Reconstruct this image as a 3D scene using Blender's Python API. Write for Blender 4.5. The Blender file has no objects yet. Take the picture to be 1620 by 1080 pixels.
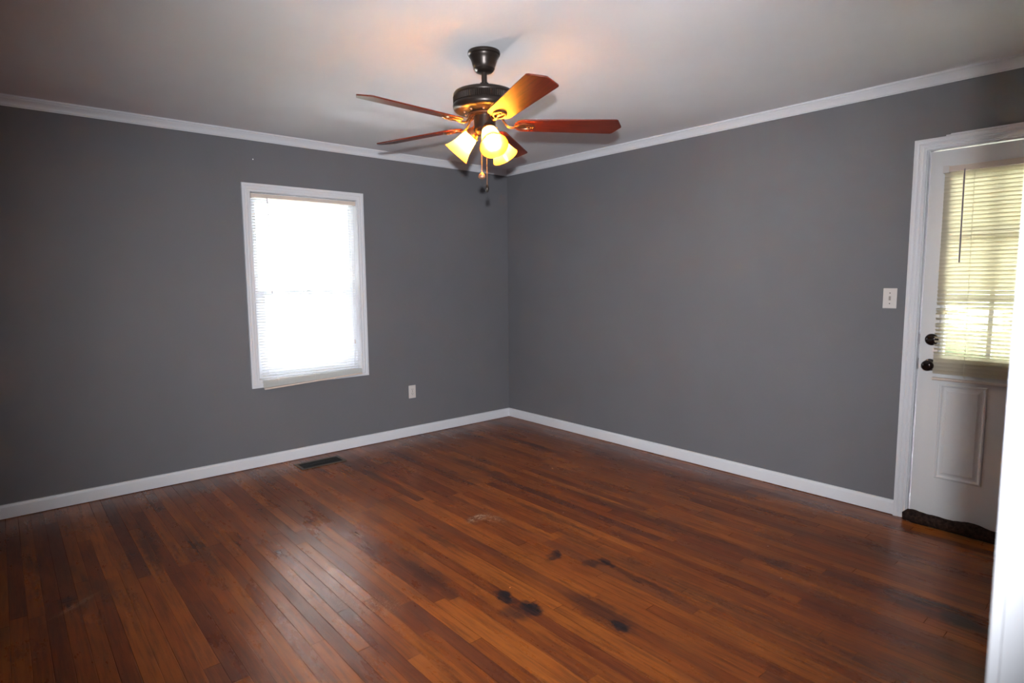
import bpy, math, random
from mathutils import Vector, Matrix, noise
random.seed(7)
SC = bpy.context.scene
COL = SC.collection
R_ = math.radians

# ------------------------------------------------------------------ camera
CAM = Vector((-3.8529, -4.5164, 1.3739))
YAW, PITCH, ROLL = R_(49.195), R_(-5.899), R_(-0.484)
fw = Vector((math.cos(YAW)*math.cos(PITCH), math.sin(YAW)*math.cos(PITCH), math.sin(PITCH)))
rt = fw.cross(Vector((0, 0, 1))).normalized()
up = rt.cross(fw)
rt, up = (math.cos(ROLL)*rt + math.sin(ROLL)*up), (-math.sin(ROLL)*rt + math.cos(ROLL)*up)
cam = bpy.data.cameras.new('camera')
cam.sensor_width = 36
cam.lens = 940.18*36/1620
cam.clip_start = 0.02
cam.dof.use_dof = True
cam.dof.focus_distance = 4.3
cam.dof.aperture_fstop = 4.0
camo = bpy.data.objects.new('camera', cam)
COL.objects.link(camo)
CR = Matrix((rt, up, -fw)).transposed()
camo.matrix_world = Matrix.Translation(CAM) @ CR.to_4x4()
SC.camera = camo

# ------------------------------------------------------------------ world, lights, exposure
SKY = 12.0
world = bpy.data.worlds.new('overcast_sky')
SC.world = world
world.use_nodes = True
wn = world.node_tree.nodes['Background']
wn.inputs[0].default_value = (0.93, 0.97, 1.0, 1)
wn.inputs[1].default_value = SKY

FLASH_POS = CAM + Vector((0, 0, .125)) - Vector((math.cos(YAW), math.sin(YAW), 0))*.085
fl = bpy.data.lights.new('camera_flash', 'SPOT')
fl.energy = 730
fl.color = (0.90, 0.95, 1.0)
fl.spot_size = R_(93)
fl.spot_blend = 1.0
fl.shadow_soft_size = .022
flo = bpy.data.objects.new('camera_flash', fl)
COL.objects.link(flo)
flo.matrix_world = Matrix.Translation(FLASH_POS) @ CR.to_4x4() @ Matrix.Rotation(R_(-.5), 4, 'Y') @ Matrix.Rotation(R_(-1.0), 4, 'X')

sun = bpy.data.lights.new('sun', 'SUN')
sun.energy = 420; sun.color = (.98, .99, 1); sun.angle = R_(1)
suno = bpy.data.objects.new('sun', sun); COL.objects.link(suno)
suno.rotation_euler = Vector((.16, .14, -1.0)).to_track_quat('-Z', 'Y').to_euler()

def portal(loc, rot, sx, sy):
    l = bpy.data.lights.new('window_portal', 'AREA')
    l.shape = 'RECTANGLE'; l.size = sx; l.size_y = sy
    l.cycles.is_portal = True
    o = bpy.data.objects.new('window_portal', l); COL.objects.link(o)
    o.location = loc; o.rotation_euler = rot
portal((-2.02, .14, 1.33), (R_(-90), 0, 0), .9, 1.45)
portal((.14, -3.91, 1.42), (R_(90), 0, R_(90)), .7, 1.05)

SC.view_settings.view_transform = 'Standard'
SC.view_settings.look = 'None'
SC.view_settings.gamma = 1
SC.view_settings.use_curve_mapping = False
SC.view_settings.exposure = 0.0
SC.cycles.sample_clamp_indirect = 60

# ------------------------------------------------------------------ material helpers
class NT:
    def __init__(s, name):
        s.m = bpy.data.materials.new(name); s.m.use_nodes = True
        s.t = s.m.node_tree; s.n = s.t.nodes; s.l = s.t.links
        s.b = s.n['Principled BSDF']; s.out = s.n['Material Output']
    def add(s, typ, **kw):
        nd = s.n.new(typ)
        for k, v in kw.items():
            setattr(nd, k, v)
        return nd
    def link(s, a, b): s.l.new(a, b)
    def val(s, sock, v):
        if hasattr(v, 'is_linked') or hasattr(v, 'links'): s.l.new(v, sock)
        else: sock.default_value = v
    def math(s, op, a, b=None, c=None, clamp=False):
        nd = s.add('ShaderNodeMath', operation=op); nd.use_clamp = clamp
        s.val(nd.inputs[0], a)
        if b is not None: s.val(nd.inputs[1], b)
        if c is not None: s.val(nd.inputs[2], c)
        return nd.outputs[0]
    def mix(s, f, a, b, mode='MIX'):
        nd = s.add('ShaderNodeMix', data_type='RGBA', blend_type=mode)
        s.val(nd.inputs[0], f); s.val(nd.inputs[6], a); s.val(nd.inputs[7], b)
        return nd.outputs[2]
    def comb(s, x, y, z):
        nd = s.add('ShaderNodeCombineXYZ')
        s.val(nd.inputs[0], x); s.val(nd.inputs[1], y); s.val(nd.inputs[2], z)
        return nd.outputs[0]
    def noise(s, vec, scale, detail=3, rough=.5, dim='3D'):
        nd = s.add('ShaderNodeTexNoise', noise_dimensions=dim)
        s.l.new(vec, nd.inputs['Vector'])
        nd.inputs['Scale'].default_value = scale; nd.inputs['Detail'].default_value = detail
        nd.inputs['Roughness'].default_value = rough
        return nd.outputs['Fac']
    def rng(s, v, a, b, c=0., d=1., smooth=True):
        nd = s.add('ShaderNodeMapRange', interpolation_type='SMOOTHSTEP' if smooth else 'LINEAR')
        s.val(nd.inputs[0], v)
        for i, q in enumerate((a, b, c, d)): nd.inputs[i+1].default_value = q
        return nd.outputs[0]
    def bump(s, h, strength, dist):
        nd = s.add('ShaderNodeBump'); nd.inputs['Strength'].default_value = strength
        nd.inputs['Distance'].default_value = dist
        s.l.new(h, nd.inputs['Height']); s.l.new(nd.outputs[0], s.b.inputs['Normal'])

def c4(c): return (c[0], c[1], c[2], 1)

def paint(name, col, rough=.5, bump=.0, scale=300, var=.0, metal=0, spec=.5):
    t = NT(name)
    t.b.inputs['Base Color'].default_value = c4(col)
    t.b.inputs['Roughness'].default_value = rough
    t.b.inputs['Metallic'].default_value = metal
    t.b.inputs['Specular IOR Level'].default_value = spec
    tc = t.add('ShaderNodeTexCoord').outputs['Object']
    if var:
        f = t.noise(tc, 2.2, 4)
        k = t.mix(t.rng(f, .3, .7), c4([x*(1-var) for x in col]), c4([min(1, x*(1+var)) for x in col]))
        t.link(k, t.b.inputs['Base Color'])
    if bump:
        t.bump(t.noise(tc, scale, 4), bump, .002)
    return t.m

M = {}
M['wall'] = paint('grey_wall_paint', (.148, .145, .156), .62, .25, 140, .02, spec=.3)
M['hall'] = paint('hall_wall_paint', (.25, .25, .26), .6, .2, 140, spec=.3)
M['ceil'] = paint('flat_ceiling_paint', (.78, .765, .785), .85, .3, 90, .015, spec=.2)
M['trim'] = paint('white_trim_paint', (.66, .655, .69), .38, .08, 60, .02)
M['door'] = paint('white_door_paint', (.66, .65, .66), .42, .05, 60, .02)
M['plastic'] = paint('ivory_plastic', (.62, .58, .56), .35)
M['toggleslot'] = paint('toggle_slot', (.30, .27, .25), .5)
M['slot'] = paint('dark_slot', (.03, .025, .02), .6)
M['bronze'] = paint('dark_bronze', (.030, .021, .017), .33, .04, 200, .1, metal=.55)
M['armbronze'] = paint('rubbed_bronze', (.16, .075, .038), .30, .05, 150, .15, metal=.75)
M['knob'] = paint('oil_rubbed_knob', (.02, .013, .012), .12, metal=.6)
M['brass'] = paint('copper_chain', (.55, .30, .18), .3, metal=.7)
M['register'] = paint('brown_register', (.085, .060, .040), .45, .05, 100, .1, metal=.3)
M['regdark'] = paint('register_dark', (.012, .012, .011), .6)
M['wand'] = paint('clear_wand', (.25, .2, .24), .2)
M['nail'] = paint('nail_steel', (.8, .8, .8), .3, metal=.6)
M['rail'] = paint('blind_rail', (.62, .52, .46), .4)
M['ground'] = None

# glass pane: thin clear sheet
t = NT('window_glass')
t.n.remove(t.b)
tr = t.add('ShaderNodeBsdfTransparent'); tr.inputs[0].default_value = (.95, .97, .96, 1)
gl = t.add('ShaderNodeBsdfGlossy'); gl.inputs['Roughness'].default_value = .02
fr = t.add('ShaderNodeFresnel'); fr.inputs[0].default_value = 1.45
mx = t.add('ShaderNodeMixShader')
t.link(fr.outputs[0], mx.inputs[0]); t.link(tr.outputs[0], mx.inputs[1]); t.link(gl.outputs[0], mx.inputs[2])
t.link(mx.outputs[0], t.out.inputs[0])
M['glass'] = t.m

def translucent(name, dcol, tcol, fac, rough=.4, gloss=.06):
    t = NT(name); t.n.remove(t.b)
    d = t.add('ShaderNodeBsdfDiffuse'); d.inputs[0].default_value = c4(dcol)
    r = t.add('ShaderNodeBsdfTranslucent'); r.inputs[0].default_value = c4(tcol)
    g = t.add('ShaderNodeBsdfGlossy'); g.inputs['Roughness'].default_value = rough
    a = t.add('ShaderNodeMixShader'); a.inputs[0].default_value = fac
    b = t.add('ShaderNodeMixShader'); b.inputs[0].default_value = gloss
    t.link(d.outputs[0], a.inputs[1]); t.link(r.outputs[0], a.inputs[2])
    t.link(a.outputs[0], b.inputs[1]); t.link(g.outputs[0], b.inputs[2])
    t.link(b.outputs[0], t.out.inputs[0])
    return t.m
M['slat'] = translucent('white_blind_slat', (.88, .87, .85), (.92, .92, .90), .30)
M['creamslat'] = translucent('cream_blind_slat', (.60, .54, .47), (.98, .95, .79), .47)
M['vinyl'] = translucent('white_vinyl', (.80, .81, .84), (.90, .93, 1.0), .17)
M['shade'] = translucent('amber_glass_shade', (.70, .33, .04), (.98, .62, .115), .55, .25, .05)

t = NT('glowing_bulb')
t.b.inputs['Base Color'].default_value = (1, .9, .75, 1)
t.b.inputs['Emission Color'].default_value = (1.0, .60, .30, 1)
t.b.inputs['Emission Strength'].default_value = 520
M['bulb'] = t.m

# fan blade wood
t = NT('cherry_blade_wood')
tc = t.add('ShaderNodeTexCoord').outputs['Object']
mp = t.add('ShaderNodeMapping'); mp.inputs['Scale'].default_value = (1.2, 16, 16); t.link(tc, mp.inputs[0])
g = t.noise(mp.outputs[0], 6, 5, .6)
col = t.mix(t.rng(g, .32, .68), (.070, .0075, .0035, 1), (.135, .018, .007, 1))
t.link(col, t.b.inputs['Base Color'])
t.b.inputs['Roughness'].default_value = .36
t.b.inputs['Specular IOR Level'].default_value = .3
M['blade'] = t.m

# brown fabric
t = NT('dark_brown_fabric')
tc = t.add('ShaderNodeTexCoord').outputs['Object']
g = t.noise(tc, 60, 5, .7)
t.link(t.mix(t.rng(g, .3, .7), (.012, .007, .006, 1), (.045, .026, .02, 1)), t.b.inputs['Base Color'])
t.b.inputs['Roughness'].default_value = .95
t.b.inputs['Specular IOR Level'].default_value = .1
t.bump(t.noise(tc, 220, 5, .7), .7, .004)
M['fabric'] = t.m

# outside ground
t = NT('pale_dry_yard')
tc = t.add('ShaderNodeTexCoord').outputs['Object']
g = t.noise(tc, .8, 6, .65)
t.link(t.mix(t.rng(g, .35, .65), (.012, .015, .005, 1), (.035, .032, .016, 1)), t.b.inputs['Base Color'])
t.b.inputs['Roughness'].default_value = .95
M['ground'] = t.m
M['bounce'] = paint('pale_bounce_concrete', (.80, .81, .83), .9, .3, 40, .03)  # pale surface for the added slabs that reflect sunlight indoors
t = NT('hedge_leaves')
tc = t.add('ShaderNodeTexCoord').outputs['Object']
g = t.noise(tc, 5, 6, .7)
t.link(t.mix(t.rng(g, .35, .65), (.012, .018, .004, 1), (.03, .035, .010, 1)), t.b.inputs['Base Color'])
t.b.inputs['Roughness'].default_value = .9
M['leaf'] = t.m

# ---- hardwood strip floor
t = NT('oak_strip_floor')
tc = t.add('ShaderNodeTexCoord').outputs['Object']
sp = t.add('ShaderNodeSeparateXYZ'); t.link(tc, sp.inputs[0])
X, Y = sp.outputs[0], sp.outputs[1]
PW = .0575
u = t.math('DIVIDE', t.math('ADD', X, 20.012), PW)
row = t.math('FLOOR', u)
fu = t.math('FRACT', u)
wr = t.add('ShaderNodeTexWhiteNoise', noise_dimensions='1D'); t.link(row, wr.inputs['W'])
rr = wr.outputs['Value']
rlen = t.math('MULTIPLY_ADD', rr, 1.0, .75)
v0 = t.math('ADD', t.math('ADD', Y, 30.0), t.math('MULTIPLY', rr, 37.7))
v = t.math('DIVIDE', v0, rlen)
brd = t.math('FLOOR', v)
fv = t.math('FRACT', v)
idv = t.comb(row, brd, 0)
wb = t.add('ShaderNodeTexWhiteNoise', noise_dimensions='3D'); t.link(idv, wb.inputs['Vector'])
rb = wb.outputs['Value']
sc_ = t.add('ShaderNodeSeparateColor'); t.link(wb.outputs['Color'], sc_.inputs[0])
r2, r3 = sc_.outputs[1], sc_.outputs[2]
# grain
gx = t.math('MULTIPLY', X, 75.0); gy = t.math('MULTIPLY', Y, 4.2)
gv = t.comb(gx, gy, t.math('MULTIPLY', rb, 50.0))
g1 = t.noise(gv, 1.0, 5, .62)
gv2 = t.comb(t.math('MULTIPLY', X, 240.0), t.math('MULTIPLY', Y, 7.0), t.math('MULTIPLY', r2, 50.0))
g2 = t.noise(gv2, 1.0, 3, .6)
big = t.noise(tc, 1.3, 4, .55)
mid = t.noise(t.comb(t.math('MULTIPLY', X, 5.0), t.math('MULTIPLY', Y, 1.6), 0), 1.0, 4, .6)
ramp = t.add('ShaderNodeValToRGB')
cr = ramp.color_ramp
cr.elements[0].position = 0; cr.elements[0].color = (.070, .015, .005, 1)
cr.elements[1].position = 1; cr.elements[1].color = (.37, .108, .015, 1)
for p_, c_ in ((.14, (.11, .023, .006)), (.34, (.18, .042, .007)), (.62, (.24, .062, .009)), (.85, (.295, .080, .012))):
    e = cr.elements.new(p_); e.color = c4(c_)
tone = t.math('ADD', t.math('MULTIPLY', rb, .62), t.math('MULTIPLY', t.rng(mid, .25, .75, 0, 1, False), .38))
t.link(tone, ramp.inputs[0])
c = ramp.outputs[0]
c = t.mix(t.rng(g1, .38, .72, 0, .62), c, (.050, .013, .007, 1))
c = t.mix(t.rng(g2, .50, .80, 0, .30), c, (.38, .13, .03, 1))
c = t.mix(t.math('MULTIPLY', t.rng(r3, .82, .92), .45), c, (.060, .020, .014, 1))
# smoky darkened blotches running with the boards
bl = t.noise(t.comb(t.math('MULTIPLY', X, 3.6), t.math('MULTIPLY', Y, 1.1), 7.3), 1.0, 5, .65)
c = t.mix(t.rng(bl, .54, .74, 0, .62), c, (.055, .026, .016, 1))
warp = t.noise(tc, 16, 4, .6)
wx = t.math('MULTIPLY', t.math('SUBTRACT', warp, .5), .10)
warp2 = t.noise(t.comb(Y, X, 3.1), 13, 4, .6)
wy = t.math('MULTIPLY', t.math('SUBTRACT', warp2, .5), .12)
Xw = t.math('ADD', X, wx); Yw = t.math('ADD', Y, wy)
stains = [(-1.848, -2.494, .040, .030, .8), (-1.80, -2.478, .022, .022, .75), (-1.700, -2.706, .028, .040, .95),
          (-1.76, -2.675, .035, .045, .55), (-2.272, -2.625, .030, .060, .92), (-2.250, -2.762, .034, .050, .95),
          (-2.316, -2.753, .050, .060, .6), (-2.063, -3.094, .024, .040, .98), (-2.05, -2.98, .060, .17, .55),
          (-1.028, -3.979, .045, .065, .8), (-0.965, -3.868, .030, .15, .6), (-1.05, -3.86, .025, .17, .45),
          (-1.712, -2.935, .02, .20, .5), (-.541, -.992, .028, .12, .5), (-2.43, -2.271, .03, .26, .4),
          (-2.161, -1.918, .03, .20, .45), (-1.1, -2.62, .045, .75, .45), (-1.50, -2.1, .025, .3, .4),
          (-3.72, -1.40, .030, .050, .6), (-1.62, -3.2, .05, .8, .35), (-3.15, -1.2, .03, .35, .5),
          (-3.35, -.95, .03, .3, .5), (-1.25, -1.15, .03, .35, .45), (-1.9, -.85, .03, .22, .5)]
for (sx, sy, ax, ay, st) in stains:
    dx = t.math('DIVIDE', t.math('SUBTRACT', Xw, sx), ax)
    dy = t.math('DIVIDE', t.math('SUBTRACT', Yw, sy), ay)
    d2 = t.math('ADD', t.math('MULTIPLY', dx, dx), t.math('MULTIPLY', dy, dy))
    c = t.mix(t.math('MULTIPLY', t.rng(d2, .25, 2.0, min(1, st*1.15), 0), t.rng(g1, .25, .6, .65, 1)), c, (.012, .009, .010, 1))
# pale scratches
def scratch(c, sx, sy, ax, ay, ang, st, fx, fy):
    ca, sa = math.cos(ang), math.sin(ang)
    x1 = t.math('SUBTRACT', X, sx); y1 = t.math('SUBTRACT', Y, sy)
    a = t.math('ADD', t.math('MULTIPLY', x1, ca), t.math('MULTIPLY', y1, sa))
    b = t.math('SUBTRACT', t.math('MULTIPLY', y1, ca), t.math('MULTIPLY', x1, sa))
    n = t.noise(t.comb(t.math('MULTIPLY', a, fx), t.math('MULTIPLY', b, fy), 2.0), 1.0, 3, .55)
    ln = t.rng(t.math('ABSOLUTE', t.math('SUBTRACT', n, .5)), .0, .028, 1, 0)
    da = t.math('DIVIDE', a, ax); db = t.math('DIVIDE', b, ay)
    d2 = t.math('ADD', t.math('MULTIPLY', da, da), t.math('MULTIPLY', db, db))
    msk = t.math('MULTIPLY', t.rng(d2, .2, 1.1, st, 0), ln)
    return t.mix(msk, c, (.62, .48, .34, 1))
c = scratch(c, -1.830, -1.858, .115, .05, R_(10), .75, 22, 60)
c = scratch(c, -1.77, -1.93, .05, .10, R_(20), .35, 30, 50)
c = scratch(c, -3.705, -1.458, .16, .020, R_(35), .45, 5, 120)
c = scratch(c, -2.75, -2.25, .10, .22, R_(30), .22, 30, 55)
dust = t.add('ShaderNodeTexVoronoi'); t.link(tc, dust.inputs['Vector']); dust.inputs['Scale'].default_value = 3.3
c = t.mix(t.rng(dust.outputs['Distance'], .008, .016, .75, 0), c, (.7, .62, .55, 1))
# gaps
gap = t.math('MAXIMUM', t.rng(t.math('ABSOLUTE', t.math('SUBTRACT', fu, .5)), .474, .492),
             t.rng(t.math('MULTIPLY', t.math('ABSOLUTE', t.math('SUBTRACT', fv, .5)), rlen), 0, 1, 0, 0))
endd = t.math('MULTIPLY', t.math('SUBTRACT', .5, t.math('ABSOLUTE', t.math('SUBTRACT', fv, .5))), rlen)
gap = t.math('MAXIMUM', gap, t.rng(endd, .0008, .0022, 1, 0))
gvis = t.noise(t.comb(t.math('MULTIPLY', X, 14.0), t.math('MULTIPLY', Y, 1.2), 4.4), 1.0, 3, .6)
gap = t.math('MULTIPLY', gap, t.rng(gvis, .40, .62, .25, 1))
c = t.mix(t.math('MULTIPLY', gap, .62), c, (.018, .008, .006, 1))
t.link(c, t.b.inputs['Base Color'])
worn = t.noise(t.comb(t.math('MULTIPLY', X, 9.0), t.math('MULTIPLY', Y, 3.0), 1.7), 1.0, 6, .7)
ro = t.math('ADD', t.rng(worn, .3, .75, .235, .36), t.math('MULTIPLY', r2, .035))
ro = t.math('ADD', ro, t.math('MULTIPLY', gap, .5))
t.link(ro, t.b.inputs['Roughness'])
t.link(t.math('SUBTRACT', .38, t.math('MULTIPLY', gap, .34)), t.b.inputs['Specular IOR Level'])
cup = t.math('MULTIPLY', t.math('ABSOLUTE', t.math('SUBTRACT', fu, .5)), .35)
h = t.math('ADD', t.math('ADD', t.math('MULTIPLY', gap, -1.0), t.math('MULTIPLY', g1, .16)), t.math('ADD', cup, t.math('MULTIPLY', r3, .12)))
h = t.math('ADD', h, t.math('MULTIPLY', worn, .5))
h = t.math('ADD', h, t.math('MULTIPLY', t.noise(tc, 95, 4, .7), .32))
t.bump(h, .5, .0016)
M['floor'] = t.m

# ------------------------------------------------------------------ mesh helpers
class MB:
    def __init__(s): s.v = []; s.f = []
    def add(s, vs, fs, mat=None):
        o = len(s.v)
        s.v += [tuple(mat @ Vector(q)) if mat else tuple(q) for q in vs]
        s.f += [tuple(i+o for i in f) for f in fs]
        return s
    def box(s, x0, x1, y0, y1, z0, z1, mat=None):
        x0, x1 = sorted((x0, x1)); y0, y1 = sorted((y0, y1)); z0, z1 = sorted((z0, z1))
        vs = [(x0,y0,z0),(x1,y0,z0),(x1,y1,z0),(x0,y1,z0),(x0,y0,z1),(x1,y0,z1),(x1,y1,z1),(x0,y1,z1)]
        return s.add(vs, [(0,3,2,1),(4,5,6,7),(0,1,5,4),(1,2,6,5),(2,3,7,6),(3,0,4,7)], mat)
    def lathe(s, prof, n=48, mat=None, rib=None):
        vs = []; fs = []
        for k, (r, z) in enumerate(prof):
            for i in range(n):
                a = 2*math.pi*i/n
                q = r
                if rib and rib[0] <= k <= rib[1] and i % 2: q = r - rib[2]
                vs.append((q*math.cos(a), q*math.sin(a), z))
        for k in range(len(prof)-1):
            for i in range(n):
                j = (i+1) % n
                fs.append((k*n+i, k*n+j, (k+1)*n+j, (k+1)*n+i))
        if prof[0][0] > 1e-6: fs.append(tuple(range(n))[::-1])
        if prof[-1][0] > 1e-6: fs.append(tuple((len(prof)-1)*n+i for i in range(n)))
        return s.add(vs, fs, mat)
    def tube(s, path, rad, n=10, mat=None, flat=1.0, cap=True):
        P = [Vector(p) for p in path]; vs = []; fs = []
        nrm = None
        for k, p in enumerate(P):
            tg = ((P[min(k+1, len(P)-1)] - P[max(k-1, 0)])).normalized()
            if nrm is None:
                nrm = tg.orthogonal().normalized() if abs(tg.z) > .99 else Vector((0,0,1)).cross(tg).normalized()
            nrm = (nrm - tg*nrm.dot(tg)).normalized(); bn = tg.cross(nrm)
            r = rad[k] if isinstance(rad, (list, tuple)) else rad
            for i in range(n):
                a = 2*math.pi*i/n
                vs.append(tuple(p + nrm*math.cos(a)*r + bn*math.sin(a)*r*flat))
        for k in range(len(P)-1):
            for i in range(n):
                j = (i+1) % n
                fs.append((k*n+i, k*n+j, (k+1)*n+j, (k+1)*n+i))
        if cap:
            fs.append(tuple(range(n))[::-1]); fs.append(tuple((len(P)-1)*n+i for i in range(n)))
        return s.add(vs, fs, mat)
    def sweep(s, rings, closed_path=False):
        """rings: list of equal-length closed profiles (lists of points)"""
        n = len(rings[0]); vs = [q for r in rings for q in r]; fs = []
        K = len(rings)
        for k in range(K if closed_path else K-1):
            k2 = (k+1) % K
            for i in range(n):
                j = (i+1) % n
                fs.append((k*n+i, k*n+j, k2*n+j, k2*n+i))
        if not closed_path:
            fs.append(tuple(range(n))[::-1]); fs.append(tuple((K-1)*n+i for i in range(n)))
        return s.add(vs, fs)
    def prism(s, poly, z0, z1, mat=None):
        n = len(poly)
        vs = [(x, y, z0) for x, y in poly] + [(x, y, z1) for x, y in poly]
        fs = [tuple(range(n))[::-1], tuple(range(n, 2*n))] + [(i, (i+1) % n, n+(i+1) % n, n+i) for i in range(n)]
        return s.add(vs, fs, mat)

def obj(name, mb, mat, parent=None, smooth=40, bevel=0, world=None, recalc=True):
    """parts keep world-space shape: they are shifted by the thing's base"""
    off = Vector((0, 0, 0))
    if parent is not None:
        off = world if world is not None else Vector(parent.get('_b', (0, 0, 0)))
    me = bpy.data.meshes.new(name)
    me.from_pydata([tuple(Vector(v)-off) for v in mb.v], [], mb.f)
    if recalc:
        import bmesh
        bm = bmesh.new(); bm.from_mesh(me)
        bmesh.ops.recalc_face_normals(bm, faces=bm.faces); bm.to_mesh(me); bm.free()
    me.materials.append(M[mat])
    o = bpy.data.objects.new(name, me); COL.objects.link(o)
    if parent is not None:
        o.parent = parent; o['_b'] = tuple(off)
    if smooth:
        for p in me.polygons: p.use_smooth = True
        me.set_sharp_from_angle(angle=R_(smooth))
    if bevel:
        m = o.modifiers.new('bevel', 'BEVEL'); m.width = bevel; m.segments = 2; m.limit_method = 'ANGLE'
        m.harden_normals = False
    return o

def thing(name, label, cat, loc, group=None):
    o = bpy.data.objects.new(name, None); COL.objects.link(o)
    o.location = loc; o['label'] = label; o['category'] = cat; o['_b'] = tuple(loc)
    o.empty_display_size = .1
    if group: o['group'] = group
    return o
def struct(name, mb, mat, **kw):
    o = obj(name, mb, mat, **kw); o['kind'] = 'structure'; return o

def wall_cells(mb, axis, c0, c1, us, zs, holes):
    """solid wall between c0 and c1 along `axis`, cells on grid us x zs, holes = (u0,u1,z0,z1)"""
    def P(c, u, z): return (c, u, z) if axis == 0 else (u, c, z)
    def solid(i, j):
        if i < 0 or j < 0 or i >= len(us)-1 or j >= len(zs)-1: return False
        um, zm = (us[i]+us[i+1])/2, (zs[j]+zs[j+1])/2
        return not any(a < um < b and e < zm < f for a, b, e, f in holes)
    for i in range(len(us)-1):
        for j in range(len(zs)-1):
            if not solid(i, j): continue
            a, b, e, f = us[i], us[i+1], zs[j], zs[j+1]
            for c in (c0, c1): mb.add([P(c,a,e),P(c,b,e),P(c,b,f),P(c,a,f)], [(0,1,2,3)])
            if not solid(i-1, j): mb.add([P(c0,a,e),P(c1,a,e),P(c1,a,f),P(c0,a,f)], [(0,1,2,3)])
            if not solid(i+1, j): mb.add([P(c0,b,e),P(c1,b,e),P(c1,b,f),P(c0,b,f)], [(0,1,2,3)])
            if not solid(i, j-1): mb.add([P(c0,a,e),P(c1,a,e),P(c1,b,e),P(c0,b,e)], [(0,1,2,3)])
            if not solid(i, j+1): mb.add([P(c0,a,f),P(c1,a,f),P(c1,b,f),P(c0,b,f)], [(0,1,2,3)])
    return mb

# ------------------------------------------------------------------ room shell
H = 2.44
XW = -5.0              # far left wall
YF = -4.402            # wall with the opening the camera looks through
YB = YF - .12
HX0, HX1, HY = -5.0, -2.2, -6.6
WIN = (-2.447, -1.587, .632, 2.036)     # rough opening x0 x1 z0 z1
DOOR = (-4.357, -3.497, 0, 2.052)       # y0 y1
OPEN_ = (-4.35, -3.038, 0, 2.12)

struct('floor', MB().box(-5.2, .16, -6.8, .16, -.12, 0), 'floor', smooth=0)
struct('ceiling', MB().box(-5.2, .16, -6.8, .16, H, H+.12), 'ceil', smooth=0)
struct('wall_left', wall_cells(MB(), 1, 0, .14, [-5.14, WIN[0], WIN[1], 0.14], [0, WIN[2], WIN[3], H], [WIN]), 'wall', smooth=0)
struct('wall_right', wall_cells(MB(), 0, 0, .14, [YB, DOOR[0], DOOR[1], 0], [0, DOOR[3], H], [(DOOR[0], DOOR[1], -1, DOOR[3])]), 'wall', smooth=0)
struct('wall_front', wall_cells(MB(), 1, YF, YB, [XW, OPEN_[0], OPEN_[1], 0], [0, OPEN_[3], H], [(OPEN_[0], OPEN_[1], -1, OPEN_[3])]), 'wall', smooth=0)
struct('wall_far_left', MB().box(XW-.14, XW, -6.74, 0, 0, H), 'wall', smooth=0)
struct('wall_hall_right', MB().box(HX1, HX1+.12, HY, YB, 0, H), 'hall', smooth=0)
struct('wall_hall_back', MB().box(HX0, HX1+.12, HY-.12, HY, 0, H), 'hall', smooth=0)

# crown and base profiles: (distance from wall, height)
CROWN = [(0, H), (0, H-.0600), (.0055, H-.0600), (.0065, H-.0535), (.0095, H-.0525), (.0105, H-.047), (.0125, H-.040),
         (.0165, H-.030), (.0220, H-.0215), (.0250, H-.017), (.0255, H-.0125), (.0300, H-.0105), (.0310, H-.004), (.0310, H)]
BASE = [(0, .0035), (.014, .0035), (.014, .068), (.0125, .074), (.0095, .079), (.0085, .085), (.006, .0865), (0, .0865)]
def run(name, prof, pts):
    """pts: list of (corner point, offset direction per unit distance)"""
    rings = [[(p[0]+d[0]*q, p[1]+d[1]*q, z) for q, z in prof] for p, d in pts]
    return struct(name, MB().sweep(rings), 'trim', smooth=35)
# crown
run('trim_crown_left', CROWN, [((0, 0), (-1, -1)), ((XW, 0), (1, -1))])
run('trim_crown_right', CROWN, [((0, 0), (-1, -1)), ((0, YF), (-1, 1))])
run('trim_crown_front', CROWN, [((0, YF), (-1, 1)), ((XW, YF), (1, 1))])
run('trim_crown_far_left', CROWN, [((XW, YF), (1, 1)), ((XW, 0), (1, -1))])
run('baseboard_left', BASE, [((0, 0), (-1, -1)), ((XW, 0), (1, -1))])
DC0, DC1 = -4.3565, -3.4980     # door casing inner edges (y)
CW = .0600
run('baseboard_right', BASE, [((0, 0), (-1, -1)), ((0, DC1+CW), (-1, 0))])
run('baseboard_far_left', BASE, [((XW, YF), (1, 1)), ((XW, 0), (1, -1))])
run('baseboard_front_left', BASE, [((XW, YF), (1, 1)), ((OPEN_[0]-.05, YF), (0, 1))])
run('baseboard_front_right', BASE, [((0, YF), (0, 1)), ((OPEN_[1]+.05, YF), (0, 1))])

# casing profile: (distance outward from the inner edge, height above wall)
CAS = [(0, 0), (0, .0095), (.002, .0115), (.010, .0120), (.012, .0105), (.016, .0100), (.019, .0125), (.026, .0145),
       (.034, .0150), (.037, .0135), (.040, .0160), (.046, .0185), (.056, .0190), (.0595, .0180), (.060, .016), (.060, 0)]
def casing(P, u0, u1, z0, z1, closed, scale=1.0):
    """P(u, z, height) -> point"""
    if closed: cs = [((u0, z0), (-1, -1)), ((u1, z0), (1, -1)), ((u1, z1), (1, 1)), ((u0, z1), (-1, 1))]
    else: cs = [((u0, z0), (-1, 0)), ((u0, z1), (-1, 1)), ((u1, z1), (1, 1)), ((u1, z0), (1, 0))]
    rings = [[P(c[0]+d[0]*q*scale, c[1]+d[1]*q*scale, h) for q, h in CAS] for c, d in cs]
    return MB().sweep(rings, closed)

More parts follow.
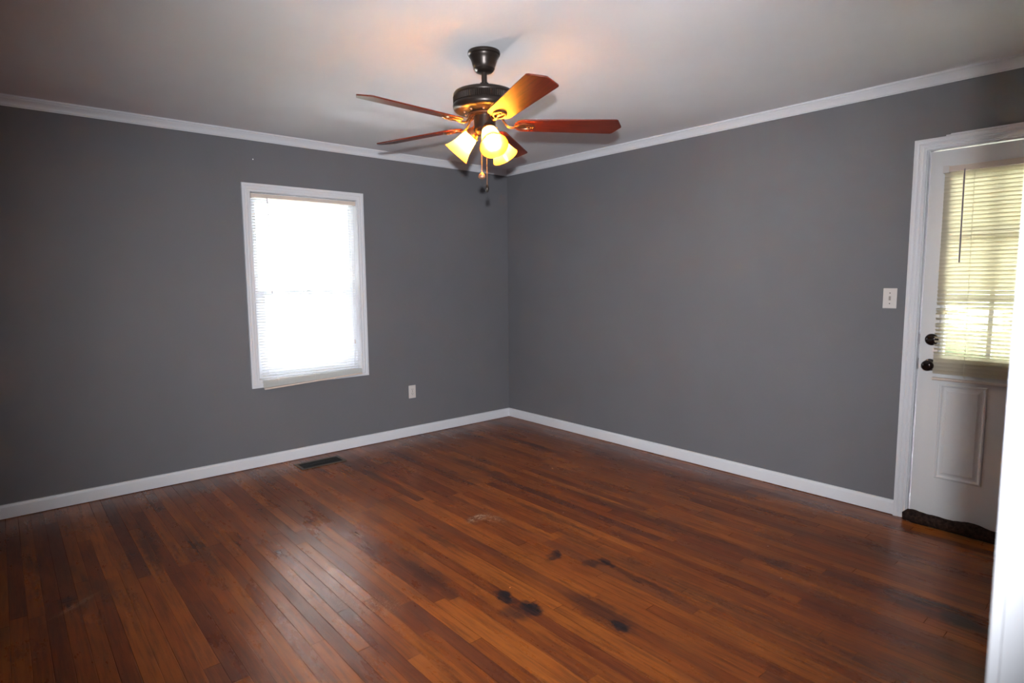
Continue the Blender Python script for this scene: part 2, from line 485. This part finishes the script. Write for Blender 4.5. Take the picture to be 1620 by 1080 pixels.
# ------------------------------------------------------------------ window
WX0, WX1, WZ0, WZ1 = -2.4265, -1.6085, .6555, 2.0200
Pw = lambda u, z, h: (u, -h, z)
win = struct('window_1', MB().box(0,0,0,0,0,0) if False else MB()
             .box(WIN[0], WX0, 0, .135, WZ0, WZ1).box(WX1, WIN[1], 0, .135, WZ0, WZ1)
             .box(WIN[0], WIN[1], 0, .135, WIN[2], WZ0).box(WIN[0], WIN[1], 0, .135, WZ1, WIN[3]), 'trim', smooth=0)
win['label'] = 'white trimmed sash window in the grey left wall'
obj('window_casing', casing(Pw, WX0-.002, WX1+.002, WZ0-.002, WZ1+.002, True, .97), 'trim', win, smooth=35)
def rectframe(x0, x1, z0, z1, w, y0, y1, wt=None, wb=None):
    wt = wt or w; wb = wb or w
    return (MB().box(x0, x0+w, y0, y1, z0, z1).box(x1-w, x1, y0, y1, z0, z1)
            .box(x0+w, x1-w, y0, y1, z0, z0+wb).box(x0+w, x1-w, y0, y1, z1-wt, z1))
obj('window_frame', rectframe(WX0, WX1, WZ0, WZ1, .026, .052, .125), 'vinyl', win, smooth=0, bevel=.002)
fx0, fx1 = WX0+.026, WX1-.026
ZM = 1.290
s1 = obj('lower_sash', rectframe(fx0, fx1, WZ0+.022, ZM+.016, .066, .060, .086, .030, .055), 'vinyl', win, smooth=0, bevel=.003)
s2 = obj('upper_sash', rectframe(fx0, fx1, ZM-.016, WZ1-.022, .034, .090, .114, .034, .030), 'vinyl', win, smooth=0, bevel=.003)
obj('window_pane', MB().box(fx0+.066, fx1-.066, .072, .075, WZ0+.077, ZM-.014), 'glass', s1, smooth=0)
obj('window_pane', MB().box(fx0+.034, fx1-.034, .101, .104, ZM+.014, WZ1-.056), 'glass', s2, smooth=0)
obj('sash_lock', MB().box(-2.045, -1.985, .050, .062, ZM+.004, ZM+.018).box(-2.02, -1.99, .044, .056, ZM+.010, ZM+.022), 'vinyl', s1, smooth=0, bevel=.002)

# ------------------------------------------------------------------ mini blinds
def slat_ring(cx, w, camber, th, tilt):
    """cross-section in (depth, z): camber arc, closed"""
    top = []; bot = []
    for k in range(6):
        a = k/5*2-1
        d = a*w/2; z = camber*(1-a*a)
        top.append((d, z+th/2)); bot.append((d, z-th/2))
    ring = top + bot[::-1]
    ct, st = math.cos(tilt), math.sin(tilt)
    return [(d*ct-z*st, d*st+z*ct) for d, z in ring]

# window blind (inside mount, hangs over the bottom casing, bottom rail askew)
BX0, BX1 = -2.412, -1.624
wb = thing('window_blind', 'white mini blind with open slats hanging in the left wall window', 'blind', (-2.018, -.01, .60))
obj('headrail', MB().box(-2.421, -1.612, .004, .034, 1.984, 2.011).box(-2.422, -2.408, .0, .036, 1.981, 2.013).box(-1.625, -1.611, .0, .036, 1.981, 2.013), 'rail', wb, smooth=0, bevel=.0015)
def ydep(z):    # slats lean into the room towards the bottom
    if z > .95: return .020
    k = (.95-z)/.33
    return .020 - .056*min(1, k)**1.0
mb = MB(); nsl = 0
z = 1.972
tops = []
while z > .665:
    tops.append((z, z, 0)); z -= .0208
# gathered slats above the askew bottom rail
for k in range(7):
    zl = .647 - k*.0076 - (.002 if k % 3 == 1 else 0); zr = .660 - k*.0046
    tops.append((zl, zr, 1))
for zl, zr, bunch in tops:
    yy = ydep((zl+zr)/2)
    tl = R_(-6) if not bunch else R_(14)
    r = slat_ring(0, .025, .0016, .0004, tl)
    jig = random.uniform(-.0008, .0008)
    rings = []
    for k in range(5):
        a = k/4
        x = BX0 + (BX1-BX0)*a; zz = zl + (zr-zl)*a + jig
        rings.append([(x, yy+d, zz+h) for d, h in r])
    mb.sweep(rings)
obj('slats', mb, 'slat', wb, smooth=50)
Mr = MB()
for (o1, th) in ((0, .0135),):
    zl, zr = .582, .6165
    rings = []
    for a in (0, 1):
        x = BX0+.004 + (BX1-BX0-.004)*a; zc = zl+(zr-zl)*a
        rings.append([(x, -.052, zc), (x, -.028, zc), (x, -.028, zc+th), (x, -.052, zc+th)])
    Mr.sweep(rings)
obj('bottom_rail', Mr, 'rail', wb, smooth=0, bevel=.003)
obj('tilt_wand', MB().tube([(-2.309, -.004, 1.985), (-2.309, -.010, 1.96), (-2.307, -.012, 1.29)], .0024, 8), 'wand', wb)
mb = MB()
for x in (-2.30, -2.018, -1.735):
    mb.tube([(x, ydep(1.98)-.013, 1.984), (x, ydep(.95)-.013, .95), (x, ydep(.62)-.013, .60+(x-BX0)*.03)], .0007, 5)
    mb.tube([(x, ydep(1.98)+.013, 1.984), (x, ydep(.95)+.013, .95), (x, ydep(.62)+.013, .60+(x-BX0)*.03)], .0007, 5)
obj('ladder_cord', mb, 'slat', wb)
lc = obj('lift_cord', MB().tube([(-1.667, .002, 1.984), (-1.664, -.006, 1.4), (-1.660, -.008, .90)], .0011, 6), 'slat', wb)
obj('cord_tassel', MB().tube([(-1.661, -.008, .905), (-1.660, -.008, .898), (-1.659, -.008, .868)], [.0015, .004, .005], 8), 'rail', lc)

# ------------------------------------------------------------------ door in the right wall
Pd = lambda u, z, h: (-h, u, z)
d1 = struct('door_1', MB().box(0, .14, DOOR[1], DC1-.004, 0, 2.045).box(0, .14, DC0+.004, DOOR[0], 0, 2.045)
            .box(0, .14, DOOR[0], DOOR[1], 2.045, DOOR[3])
            .box(.062, .075, DC1-.004, DC1-.014, 0, 2.045).box(.062, .075, DC0+.004, DC0+.016, 0, 2.045), 'trim', smooth=0)
d1['label'] = 'white half glass exterior door in the right wall'
obj('door_casing', casing(Pd, DC0, DC1, 0, 2.047, False), 'trim', d1, smooth=35)
obj('casing_cap', MB().box(-.0195, 0, -4.41, -3.580, 2.1075, 2.1125).box(-.017, 0, -4.41, -3.60, 2.1125, 2.117), 'trim', d1, smooth=0)
SY0, SY1, SZ0, SZ1 = -4.3455, -3.5105, .018, 2.0392
LY0, LY1, LZ0, LZ1 = -4.225, -3.617, .935, 1.905    # lite opening
slab = MB()
wall_cells(slab, 0, .014, .058, [SY0, LY0, LY1, SY1], [SZ0, LZ0, LZ1, SZ1], [(LY0, LY1, LZ0, LZ1)])
sl = obj('door_slab', slab, 'door', d1, smooth=0)
Ps = lambda u, z, h: (.014-h, u, z)
def frame_prof(P, y0, y1, z0, z1, prof):
    cs = [((y0, z0), (-1, -1)), ((y1, z0), (1, -1)), ((y1, z1), (1, 1)), ((y0, z1), (-1, 1))]
    return MB().sweep([[P(c[0]+d[0]*q, c[1]+d[1]*q, h) for q, h in prof] for c, d in cs], True)
LP = [(0, -.03), (0, .006), (.004, .010), (.014, .011), (.022, .006), (.026, 0), (.026, -.002)]
obj('lite_frame', frame_prof(Ps, LY0+.004, LY1-.004, LZ0+.004, LZ1-.004, LP), 'door', sl, smooth=35)
obj('lite_pane', MB().box(.034, .038, LY0+.004, LY1-.004, LZ0+.004, LZ1-.004), 'glass', sl, smooth=0)
mb = MB()
for y in (-3.813, -4.020): mb.box(.026, .046, y-.010, y+.010, LZ0+.002, LZ1-.002)
for zz in (1.265, 1.583): mb.box(.0262, .0458, LY0+.002, LY1-.002, zz-.010, zz+.010)
obj('muntin_grid', mb, 'door', sl, smooth=0)
PP = [(0, -.001), (0, .004), (.004, .0075), (.010, .0075), (.015, .002), (.019, .0008), (.022, .0008), (.038, .0085), (.038, -.001)]
for (y0, y1) in ((-3.826, -3.617), (-4.236, -4.027)):
    # PP runs inward from the outer edge
    prof = [(-q, h) for q, h in PP]
    m_ = frame_prof(Ps, y0, y1, .264, .792, prof)
    m_.box(.0056, .015, y0+.0378, y1-.0378, .3018, .7542)
    obj('raised_panel', m_, 'door', sl, smooth=35)
# deadbolt (thumb turn) and knob
RX = Matrix.Rotation(R_(-90), 4, 'Y')     # lathe axis z -> -x
def at(x, y, z): return Matrix.Translation((x, y, z)) @ RX
dbm = MB().lathe([(0, .0), (.031, .0), (.0325, .004), (.031, .010), (.026, .016), (.016, .020), (0, .021)], 32, at(.014, -3.5665, 1.0300))
db = obj('deadbolt', dbm, 'knob', sl)
obj('thumb_turn', MB().tube([(-.020, -3.5465, 1.028), (-.022, -3.556, 1.029), (-.024, -3.5665, 1.030), (-.022, -3.577, 1.031)], [.004, .0055, .006, .004], 10)
    .tube([(-.006, -3.5665, 1.03), (-.022, -3.5665, 1.03)], .006, 10), 'knob', db)
kb = MB().lathe([(0, 0), (.031, 0), (.0325, .003), (.030, .008), (.018, .012), (.012, .018), (.0115, .026), (.016, .032), (.0245, .038),
                 (.0290, .047), (.0290, .056), (.0240, .064), (.014, .068), (0, .069)], 36, at(.014, -3.566, .8905))
obj('door_knob', kb, 'knob', sl)
obj('latch_plate', MB().box(.022, .050, SY1-.001, SY1+.0035, 1.000, 1.058).box(.020, .052, SY1-.001, SY1+.0035, .860, .922), 'knob', sl, smooth=0)
for zz in (.25, 1.05, 1.85):
    obj('door_hinge', MB().lathe([(.006, 0), (.006, .09)], 12, Matrix.Translation((.006, SY0-.003, zz-.045))), 'knob', d1)

# door blind (outside mount on the slab)
db_ = thing('door_blind', 'cream mini blind with mostly closed slats over the door glass', 'blind', (.0, -3.93, .815))
DY0, DY1 = -4.262, -3.585
obj('headrail', MB().box(-.030, .003, DY0-.006, DY1+.001, 1.918, 1.948), 'rail', db_, smooth=0, bevel=.0015)
obj('headrail_bracket', MB().box(-.034, .006, DY1-.020, DY1+.006, 1.914, 1.952), 'plastic', db_, smooth=0, bevel=.0015)
obj('headrail_bracket', MB().box(-.034, .006, DY0-.010, DY0+.014, 1.914, 1.952), 'plastic', db_, smooth=0, bevel=.0015)
mb = MB()
z = 1.905; k = 0
while z > .842:
    up_ = min(1, max(0, (z-1.16)/.25))
    if z < .945: tilt = 72
    else: tilt = 30 + 40*up_
    tilt += random.uniform(-2, 2)
    bent = 0
    r = None
    rings = []
    NS = 22
    for i in range(NS+1):
        a = i/NS
        y = DY1 + (DY0-DY1)*a
        tt = tilt; dz = 0
        # a few kinked slats near the latch side, mid height
        if 1.10 < z < 1.215 and k % 2 == 0:
            kk = max(0, 1-abs(a-.04)/.20); tt = tilt - 55*kk; dz = (.010 if k % 4 == 0 else -.008)*kk
        elif 1.10 < z < 1.215:
            kk = max(0, 1-abs(a-.30)/.16); tt = tilt - 40*kk; dz = -.009*kk
        ring = slat_ring(0, .025, .0016, .0004, R_(-tt))
        rings.append([(-.0135+d, y, z+h+dz) for d, h in ring])
    mb.sweep(rings)
    z -= .0205; k += 1
obj('slats', mb, 'creamslat', db_, smooth=50)
obj('bottom_rail', MB().box(-.024, -.002, DY0, DY1, .814, .828), 'rail', db_, smooth=0, bevel=.003)
obj('tilt_wand', MB().tube([(-.034, -3.674, 1.925), (-.038, -3.674, 1.90)], .003, 8).tube([(-.038, -3.674, 1.90), (-.040, -3.677, 1.446)], .0036, 8), 'wand', db_)
mb = MB()
for y in (-3.715, -4.13):
    mb.tube([(-.0275, y, 1.918), (-.0275, y-.012, .83)], .0010, 5)
    mb.tube([(.0005, y, 1.918), (.0005, y-.012, .83)], .0007, 5)
obj('ladder_cord', mb, 'creamslat', db_)
obj('lift_cord', MB().tube([(-.034, -3.95, 1.918), (-.038, -3.93, 1.6), (-.036, -3.905, 1.12)], .0011, 6), 'creamslat', db_)

# draft stopper along the door bottom
mb = MB(); path = []; rad = []
for i in range(61):
    a = i/60; y = -3.502 - a*.80
    r = .0345 + .0028*math.sin(a*19+.6) + .0015*math.sin(a*33+1.3)
    if a < .05: r *= math.sqrt(max(.03, 1-(1-a/.05)**2))
    if a > .96: r *= math.sqrt(max(.03, 1-((a-.96)/.04)**2))
    path.append((-.052+.004*math.sin(a*9), y, .0005+r*.97)); rad.append(r)
mb.tube(path, rad, 20)
ds = obj('draft_stopper', mb, 'fabric', smooth=60)
ds['label'] = 'dark brown lumpy fabric draft stopper lying along the door bottom'; ds['category'] = 'draft stopper'
me = ds.data
for v_ in me.vertices:
    n_ = noise.noise(v_.co*30)*.0022 + noise.noise(v_.co*90)*.0012
    v_.co += v_.normal*n_
    if v_.co.z < .001: v_.co.z = .001

# cased opening on the camera side (right jamb in the near foreground)
ow = struct('trim_opening', MB()
            .box(-3.060, OPEN_[1], YF, YB, 0, 2.10).box(OPEN_[0], OPEN_[0]+.022, YF, YB, 0, 2.10)
            .box(OPEN_[0], OPEN_[1], YF, YB, 2.10, OPEN_[3]), 'trim', smooth=0, bevel=.0015)
Po = lambda u, z, h: (u, YF+h, z)
Pb = lambda u, z, h: (u, YB-h, z)
obj('opening_casing', casing(Po, OPEN_[0]+.026, -3.0555, 0, 2.106, False), 'trim', ow, smooth=35)
obj('opening_casing', casing(Pb, OPEN_[0]+.026, -3.0555, 0, 2.106, False), 'trim', ow, smooth=35)

# ------------------------------------------------------------------ small fixtures
o = thing('wall_outlet', 'small ivory duplex outlet low on the grey left wall', 'outlet', (-1.130, 0, .398))
obj('cover_plate', MB().box(-1.165, -1.095, -.006, 0, .3405, .4550), 'plastic', o, smooth=0, bevel=.003)
for zz in (.379, .417):
    r = obj('receptacle', MB().prism([(.0165*math.cos(a)*1.0, max(-.0125, min(.0125, .0165*math.sin(a)))) for a in [2*math.pi*i/28 for i in range(28)]], 0, .0025,
            Matrix.Translation((-1.130, -.0055, zz)) @ Matrix.Rotation(R_(90), 4, 'X')), 'plastic', o, smooth=30)
    obj('socket_slots', MB().box(-1.1375, -1.1350, -.0084, -.0078, zz-.001, zz+.008).box(-1.1250, -1.1225, -.0084, -.0078, zz+.0, zz+.007)
        .lathe([(.0028, 0), (.0028, .0006)], 12, Matrix.Translation((-1.130, -.0079, zz-.007)) @ Matrix.Rotation(R_(90), 4, 'X')), 'slot', r, smooth=0)
obj('plate_screw', MB().lathe([(.003, 0), (.003, .001), (.0015, .0015)], 12, Matrix.Translation((-1.130, -.006, .398)) @ Matrix.Rotation(R_(90), 4, 'X')), 'slot', o)
o = thing('light_switch', 'white toggle switch plate on the right wall beside the door', 'light switch', (0, -3.357, 1.2525))
obj('cover_plate', MB().box(-.006, 0, -3.392, -3.322, 1.195, 1.310), 'plastic', o, smooth=0, bevel=.003)
obj('toggle_slot', MB().box(-.0066, -.0055, -3.3625, -3.3515, 1.2405, 1.2645), 'toggleslot', o, smooth=0)
obj('toggle', MB().prism([(-.004, -.006), (.004, -.006), (.0035, .004), (-.0035, .004)], -.016, 0, Matrix.Translation((-.004, -3.357, 1.254)) @ Matrix.Rotation(R_(-70), 4, 'Y') @ Matrix.Rotation(R_(90), 4, 'Z')), 'plastic', o, smooth=0, bevel=.0008)
for zz in (1.2225, 1.2825):
    obj('plate_screw', MB().lathe([(.003, 0), (.003, .001), (.0015, .0015)], 12, at(-.006, -3.357, zz)), 'slot', o)
nl = obj('nail', MB().lathe([(.0015, 0), (.0015, .006), (.0045, .0065), (.0045, .008), (.002, .009)], 12, Matrix.Translation((-2.395, 0, 2.249)) @ Matrix.Rotation(R_(90), 4, 'X')), 'nail')
nl['label'] = 'tiny bright nail head on the grey wall above the window'; nl['category'] = 'nail'

# floor register
RG = (-2.252, -1.902, -.305, -.128)
rg = thing('floor_register', 'brown metal floor register vent beside the left baseboard', 'floor vent', (-2.077, -.2165, 0))
obj('register_frame', (MB().box(RG[0], RG[1], RG[2], -.280, .0005, .0045).box(RG[0], RG[1], -.155, RG[3], .0005, .0045)
    .box(RG[0], -2.230, -.280, -.155, .0005, .0045).box(-1.926, RG[1], -.280, -.155, .0005, .0045)), 'register', rg, smooth=0, bevel=.0015)
obj('register_throat', MB().box(-2.232, -1.924, -.282, -.153, .0004, .0010), 'regdark', rg, smooth=0)
mb = MB()
for i in range(30):
    x = -2.224 + i*(.292/29)
    mb.box(-.0009, .0009, -.062, .062, 0, .0030, Matrix.Translation((x, -.2175, .0010)) @ Matrix.Rotation(R_(18), 4, 'Y'))
mb.box(-2.23, -1.926, -.2190, -.2160, .001, .0042)
obj('louvers', mb, 'regdark', rg, smooth=0)

# ------------------------------------------------------------------ ceiling fan
FX, FY = -2.0395, -2.2315
FB = Vector((FX, FY, H))
fan = thing('ceiling_fan', 'bronze ceiling fan with five reddish wood blades and three lit glass shades', 'ceiling fan', tuple(FB))
T = Matrix.Translation((FX, FY, 0))
obj('canopy', MB().lathe([(.070, H), (.0755, H-.002), (.0765, H-.010), (.0755, H-.016), (.0700, H-.020), (.0690, H-.026), (.0640, H-.032),
    (.0590, H-.045), (.0540, H-.062), (.0490, H-.074), (.0500, H-.078), (.0450, H-.086), (.0380, H-.093), (.020, H-.096), (0, H-.096)], 56, T), 'bronze', fan)
dr = obj('downrod', MB().lathe([(.0130, H-.094), (.0130, 2.262)], 24, T), 'bronze', fan)
obj('rod_coupling', MB().lathe([(.0130, 2.300), (.0200, 2.298), (.0205, 2.268), (.030, 2.262), (.034, 2.254)], 24, T)
    .tube([(FX-.026, FY-.01, 2.284), (FX+.026, FY+.01, 2.284)], .003, 8), 'bronze', dr)
mh = obj('motor_housing', MB().lathe([(.026, 2.2640), (.080, 2.2630), (.125, 2.2580), (.1410, 2.2520), (.1460, 2.2450), (.1470, 2.2380), (.1455, 2.2340), (.1440, 2.2325), (.1435, 2.2020),
    (.1460, 2.2000), (.1490, 2.1960), (.1495, 2.1880), (.1470, 2.1780), (.1400, 2.1700), (.1300, 2.1660), (.1050, 2.1630), (.0900, 2.1610), (.0700, 2.1560), (.0600, 2.1530), (0, 2.1530)], 96, T), 'bronze', fan)
obj('vent_band', MB().lathe([(.1430, 2.2322), (.1482, 2.2310), (.1482, 2.2045), (.1430, 2.2030)], 180, T, rib=(1, 2, .0040)), 'bronze', mh, smooth=20)
# flywheel with screws under the motor
mb = MB().lathe([(.0560, 2.1560), (.0830, 2.1540), (.0830, 2.1470), (.0560, 2.1450)], 48, T)
obj('flywheel', mb, 'armbronze', fan)
for i in range(10):
    a = R_(36*i+12)
    obj('motor_screw', MB().lathe([(0, 2.1600), (.0045, 2.1598), (.0050, 2.1560), (.004, 2.150), (0, 2.149)], 12, Matrix.Translation((FX+.097*math.cos(a), FY+.097*math.sin(a), .006))), 'brass', mh)

# blades: rotor droops slightly towards the far corner
BZ, BR = 2.107, .660
PIT = R_(11.1)
ccol = [0, .9, -.7, -.2, .2]
tx, ty = -.021, -.026
for i in range(5):
    th = R_(180 - 72*i + ccol[i])
    rad_ = Vector((math.cos(th), math.sin(th), tx*math.cos(th)+ty*math.sin(th))).normalized()
    ccw = Vector((-math.sin(th), math.cos(th), 0))
    cw = (-ccw*math.cos(PIT) + Vector((0, 0, 1))*math.sin(PIT)).normalized()
    nz = rad_.cross(-cw).normalized()
    # local frame: x radial, y = -cw (ccw side), z normal
    m3 = Matrix((rad_, -cw, nz)).transposed()
    MB_ = Matrix.Translation(Vector((FX, FY, BZ))) @ m3.to_4x4()
    # blade outline
    r0, w0, w1 = .140, .058, .0715
    pts = []
    for k in range(9):        # rounded root
        a = R_(90 + 180*k/8)
        pts.append((r0+.050+.050*math.cos(a), w0*math.sin(a)))
    tipc = [(BR-.040, -w1), (BR-.031, -w1+.006), (BR-.004, -.010), (BR, 0), (BR-.004, .010), (BR-.031, w1-.006), (BR-.040, w1)]
    poly = pts + tipc
    bm_ = MB().prism(poly, -.0025, .0035)
    # the blade mesh lives in its own frame
    me = bpy.data.meshes.new('fan_blade'); me.from_pydata(bm_.v, [], bm_.f); me.materials.append(M['blade'])
    for p in me.polygons: p.use_smooth = True
    me.set_sharp_from_angle(angle=R_(35))
    b = bpy.data.objects.new('fan_blade', me); COL.objects.link(b)
    b.parent = fan
    b.matrix_local = Matrix.Translation(-FB) @ MB_
    bv = b.modifiers.new('bevel', 'BEVEL'); bv.width = .0012; bv.segments = 2; bv.limit_method = 'ANGLE'
    # blade arm: curved iron + oval medallion ring under the blade root
    a_ = MB()
    inv = MB_.inverted()
    def L(p): return tuple(inv @ Vector(p))
    hub = Vector((FX, FY, 2.149)) + Vector((math.cos(th), math.sin(th), 0))*.062
    hub2 = Vector((FX, FY, 2.138)) + Vector((math.cos(th), math.sin(th), 0))*.082
    p0 = Vector(L(hub)); p1 = Vector(L(hub2))
    q0 = Vector((.108, 0, -.004)); q1 = Vector((.128, 0, -.010)); q2 = Vector((.155, 0, -.0085))
    pth = [p0, p1, (p1+q0)/2 + Vector((-.004, 0, .003)), q0, q1, q2]
    # smooth with catmull
    sm = []
    for k in range(len(pth)-1):
        a0 = pth[max(0, k-1)]; a1 = pth[k]; a2 = pth[k+1]; a3 = pth[min(len(pth)-1, k+2)]
        for s_ in range(5):
            u_ = s_/5
            sm.append(.5*((2*a1)+(-a0+a2)*u_+(2*a0-5*a1+4*a2-a3)*u_*u_+(-a0+3*a1-3*a2+a3)*u_**3))
    sm.append(pth[-1])
    a_.tube(sm, [.010-.0025*min(1, k/12) for k in range(len(sm))], 10, flat=.65)
    # oval ring
    cx_, ra, rb_ = .190, .050, .030
    ringpts = []
    for k in range(36):
        an = 2*math.pi*k/36
        e0 = (cx_+ra*math.cos(an), rb_*math.sin(an))
        e1 = (cx_+(ra-.013)*math.cos(an), (rb_-.012)*math.sin(an))
        ringpts.append([(e0[0], e0[1], -.0030), (e0[0], e0[1], -.0075), (cx_+(ra-.004)*math.cos(an), (rb_-.004)*math.sin(an), -.0105),
                        (cx_+(ra-.009)*math.cos(an), (rb_-.0085)*math.sin(an), -.0105), (e1[0], e1[1], -.0060), (e1[0], e1[1], -.0030)])
    a_.sweep(ringpts, True)
    a_.box(cx_-ra+.008, cx_+ra-.008, -.0045, .0045, -.0085, -.0028)
    for (sx, sy) in ((.158, 0), (.205, .0), (.222, 0)):
        a_.lathe([(0, -.0125), (.004, -.012), (.005, -.008)], 10, Matrix.Translation((sx, sy, 0)))
    me = bpy.data.meshes.new('blade_arm'); me.from_pydata([tuple(q) for q in a_.v], [], a_.f); me.materials.append(M['armbronze'])
    for p in me.polygons: p.use_smooth = True
    me.set_sharp_from_angle(angle=R_(40))
    ar = bpy.data.objects.new('blade_arm', me); COL.objects.link(ar)
    ar.parent = b

sh = obj('switch_housing', MB().lathe([(0, 2.1540), (.0540, 2.1540), (.0550, 2.1480), (.0520, 2.1450), (.0515, 2.1000), (.0515, 2.0900), (.0540, 2.0880), (.0540, 2.0820),
    (.0500, 2.0700), (.0420, 2.0620), (.0250, 2.0570), (.0120, 2.0560), (.010, 2.0500), (0, 2.0490)], 56, T), 'bronze', fan)
# glass shades
for az in (128, 8, 248):
    a = R_(az)
    hz = Vector((math.cos(a), math.sin(a), 0))
    ax = (hz*.682 - Vector((0, 0, 1))*.731).normalized()
    yv = Vector((-math.sin(a), math.cos(a), 0))
    neck = Vector((FX, FY, 0)) + hz*.066 + Vector((0, 0, 2.064))
    m3 = Matrix((yv.cross(ax), yv, ax)).transposed()
    A = Matrix.Translation(neck) @ m3.to_4x4()
    prof = [(.0240, -.004), (.0300, .000), (.0350, .008), (.0380, .020), (.0400, .035), (.0425, .050), (.0460, .066), (.0510, .082), (.0575, .098), (.0640, .112), (.0655, .115)]
    inn = [(r-.0028, z) for r, z in prof[::-1]]
    m_ = MB().lathe(prof, 48, A)
    # open shell with thickness: drop caps by building explicitly
    m_ = MB()
    full = prof + inn
    n = 48; vs = []; fs = []
    for r, z in full:
        for i in range(n):
            an = 2*math.pi*i/n; vs.append((r*math.cos(an), r*math.sin(an), z))
    for k in range(len(prof)-1):        # single outer wall, a real thin glass
        for i in range(n):
            j = (i+1) % n
            fs.append((k*n+i, k*n+j, (k+1)*n+j, (k+1)*n+i))
    vs = vs[:len(prof)*n]
    m_.add(vs, fs, A)
    # rounded rim bead
    rr_ = []
    for i in range(n):
        an = 2*math.pi*i/n
        rr_.append([tuple(A @ Vector(((.0655+.0013*math.cos(q))*math.cos(an), (.0655+.0013*math.cos(q))*math.sin(an), .1150+.0013*math.sin(q)))) for q in [k*math.pi/3 for k in range(6)]])
    m_.sweep(rr_, True)
    s_ = obj('light_shade', m_, 'shade', fan, smooth=60, recalc=False)
    s_['label'] = 'bell shaped amber glass shade glowing from its bulb'
    obj('shade_holder', MB().lathe([(0, -.048), (.0150, -.046), (.0200, -.040), (.0210, -.030), (.0260, -.022), (.0300, -.014), (.0330, -.004), (.0335, .004), (.0315, .005), (.0270, -.004), (0, -.006)], 36, A)
        .tube([tuple(A @ Vector((.0335, 0, -.001))), tuple(A @ Vector((.042, 0, -.001)))], .0028, 8)
        .tube([tuple(A @ Vector((-.0167, .029, -.001))), tuple(A @ Vector((-.021, .0364, -.001)))], .0028, 8), 'armbronze', s_)
    obj('light_bulb', MB().lathe([(0, -.005), (.010, -.004), (.0110, .012), (.0135, .022), (.0185, .034), (.0205, .044), (.0185, .055), (.0120, .063), (0, .066)], 24, A), 'bulb', s_)
# pull chains
cdir = Vector((math.cos(R_(-38.2)), math.sin(R_(-38.2)), 0))
def chain(off, zb, fobprof, fmat, lab):
    p = Vector((FX, FY, 0)) + off
    mb = MB()
    z_ = 2.075
    mb.tube([(p.x, p.y, 2.075), (p.x, p.y, zb)], .0011, 6)
    while z_ > zb:
        mb.lathe([(0, -.0018), (.0018, 0), (0, .0018)], 6, Matrix.Translation((p.x, p.y, z_))); z_ -= .0048
    c_ = obj('pull_chain', mb, 'brass', fan)
    f_ = obj('chain_fob', MB().lathe([(r, zb+z) for r, z in fobprof], 24, Matrix.Translation((p.x, p.y, 0))), fmat, c_)
    f_['label'] = lab
tow = Vector((math.cos(R_(51.8)), math.sin(R_(51.8)), 0))*-1
chain(cdir*-.0165 + tow*.030, 1.8785, [(0, .006), (.004, .004), (.0150, -.007), (.0170, -.016), (.0165, -.021), (.0100, -.026), (0, -.027)], 'brass', 'flat copper coloured disc fob')
chain(cdir*.0075 + tow*.036, 1.8200, [(0, .006), (.003, .004), (.0062, -.002), (.0085, -.010), (.0085, -.016), (.0060, -.026), (.0035, -.031), (0, -.032)], 'bronze', 'small dark bell shaped fob')

# ------------------------------------------------------------------ outside
struct('ground', MB().add([(-60, .16, -.55), (60, .16, -.55), (60, 80, -.55), (-60, 80, -.55)], [(0, 1, 2, 3)])
       .add([(.16, -60, -.55), (80, -60, -.55), (80, .16, -.55), (.16, .16, -.55)], [(0, 1, 2, 3)]), 'ground', smooth=0)
struct('floor_bounce_slab', MB().box(-5.6, -1.3, .16, 5.5, -.56, -.40).box(.16, 2.6, -5.6, -2.6, -.56, -.2), 'bounce', smooth=0)  # unseen slabs, added to bounce sunlight onto the ceiling and door blind
def hedge(x0, y0, x1, y1, h, w, label):
    mb = MB(); n = 60; m = 12; rings = []
    d = Vector((x1-x0, y1-y0, 0)); sd = Vector((-d.y, d.x, 0)).normalized()
    for i in range(n+1):
        c_ = Vector((x0, y0, -.55)) + d*(i/n)
        ring = []
        for k in range(m):
            a = math.pi*k/(m-1)
            k2 = 1 + .35*noise.noise(Vector((i*.45, k*.6, h)))
            ring.append(tuple(c_ + sd*math.cos(a)*w*k2 + Vector((0, 0, 1))*math.sin(a)*h*k2))
        rings.append(ring)
    mb.sweep(rings)
    o = obj('hedge', mb, 'leaf', smooth=60); o['label'] = label; o['category'] = 'hedge'
hedge(14, -16, 14, 8, 1.95, 1.0, 'faint green hedge seen through the door blind across the yard')
for o in bpy.data.objects:
    if '_b' in o: del o['_b']
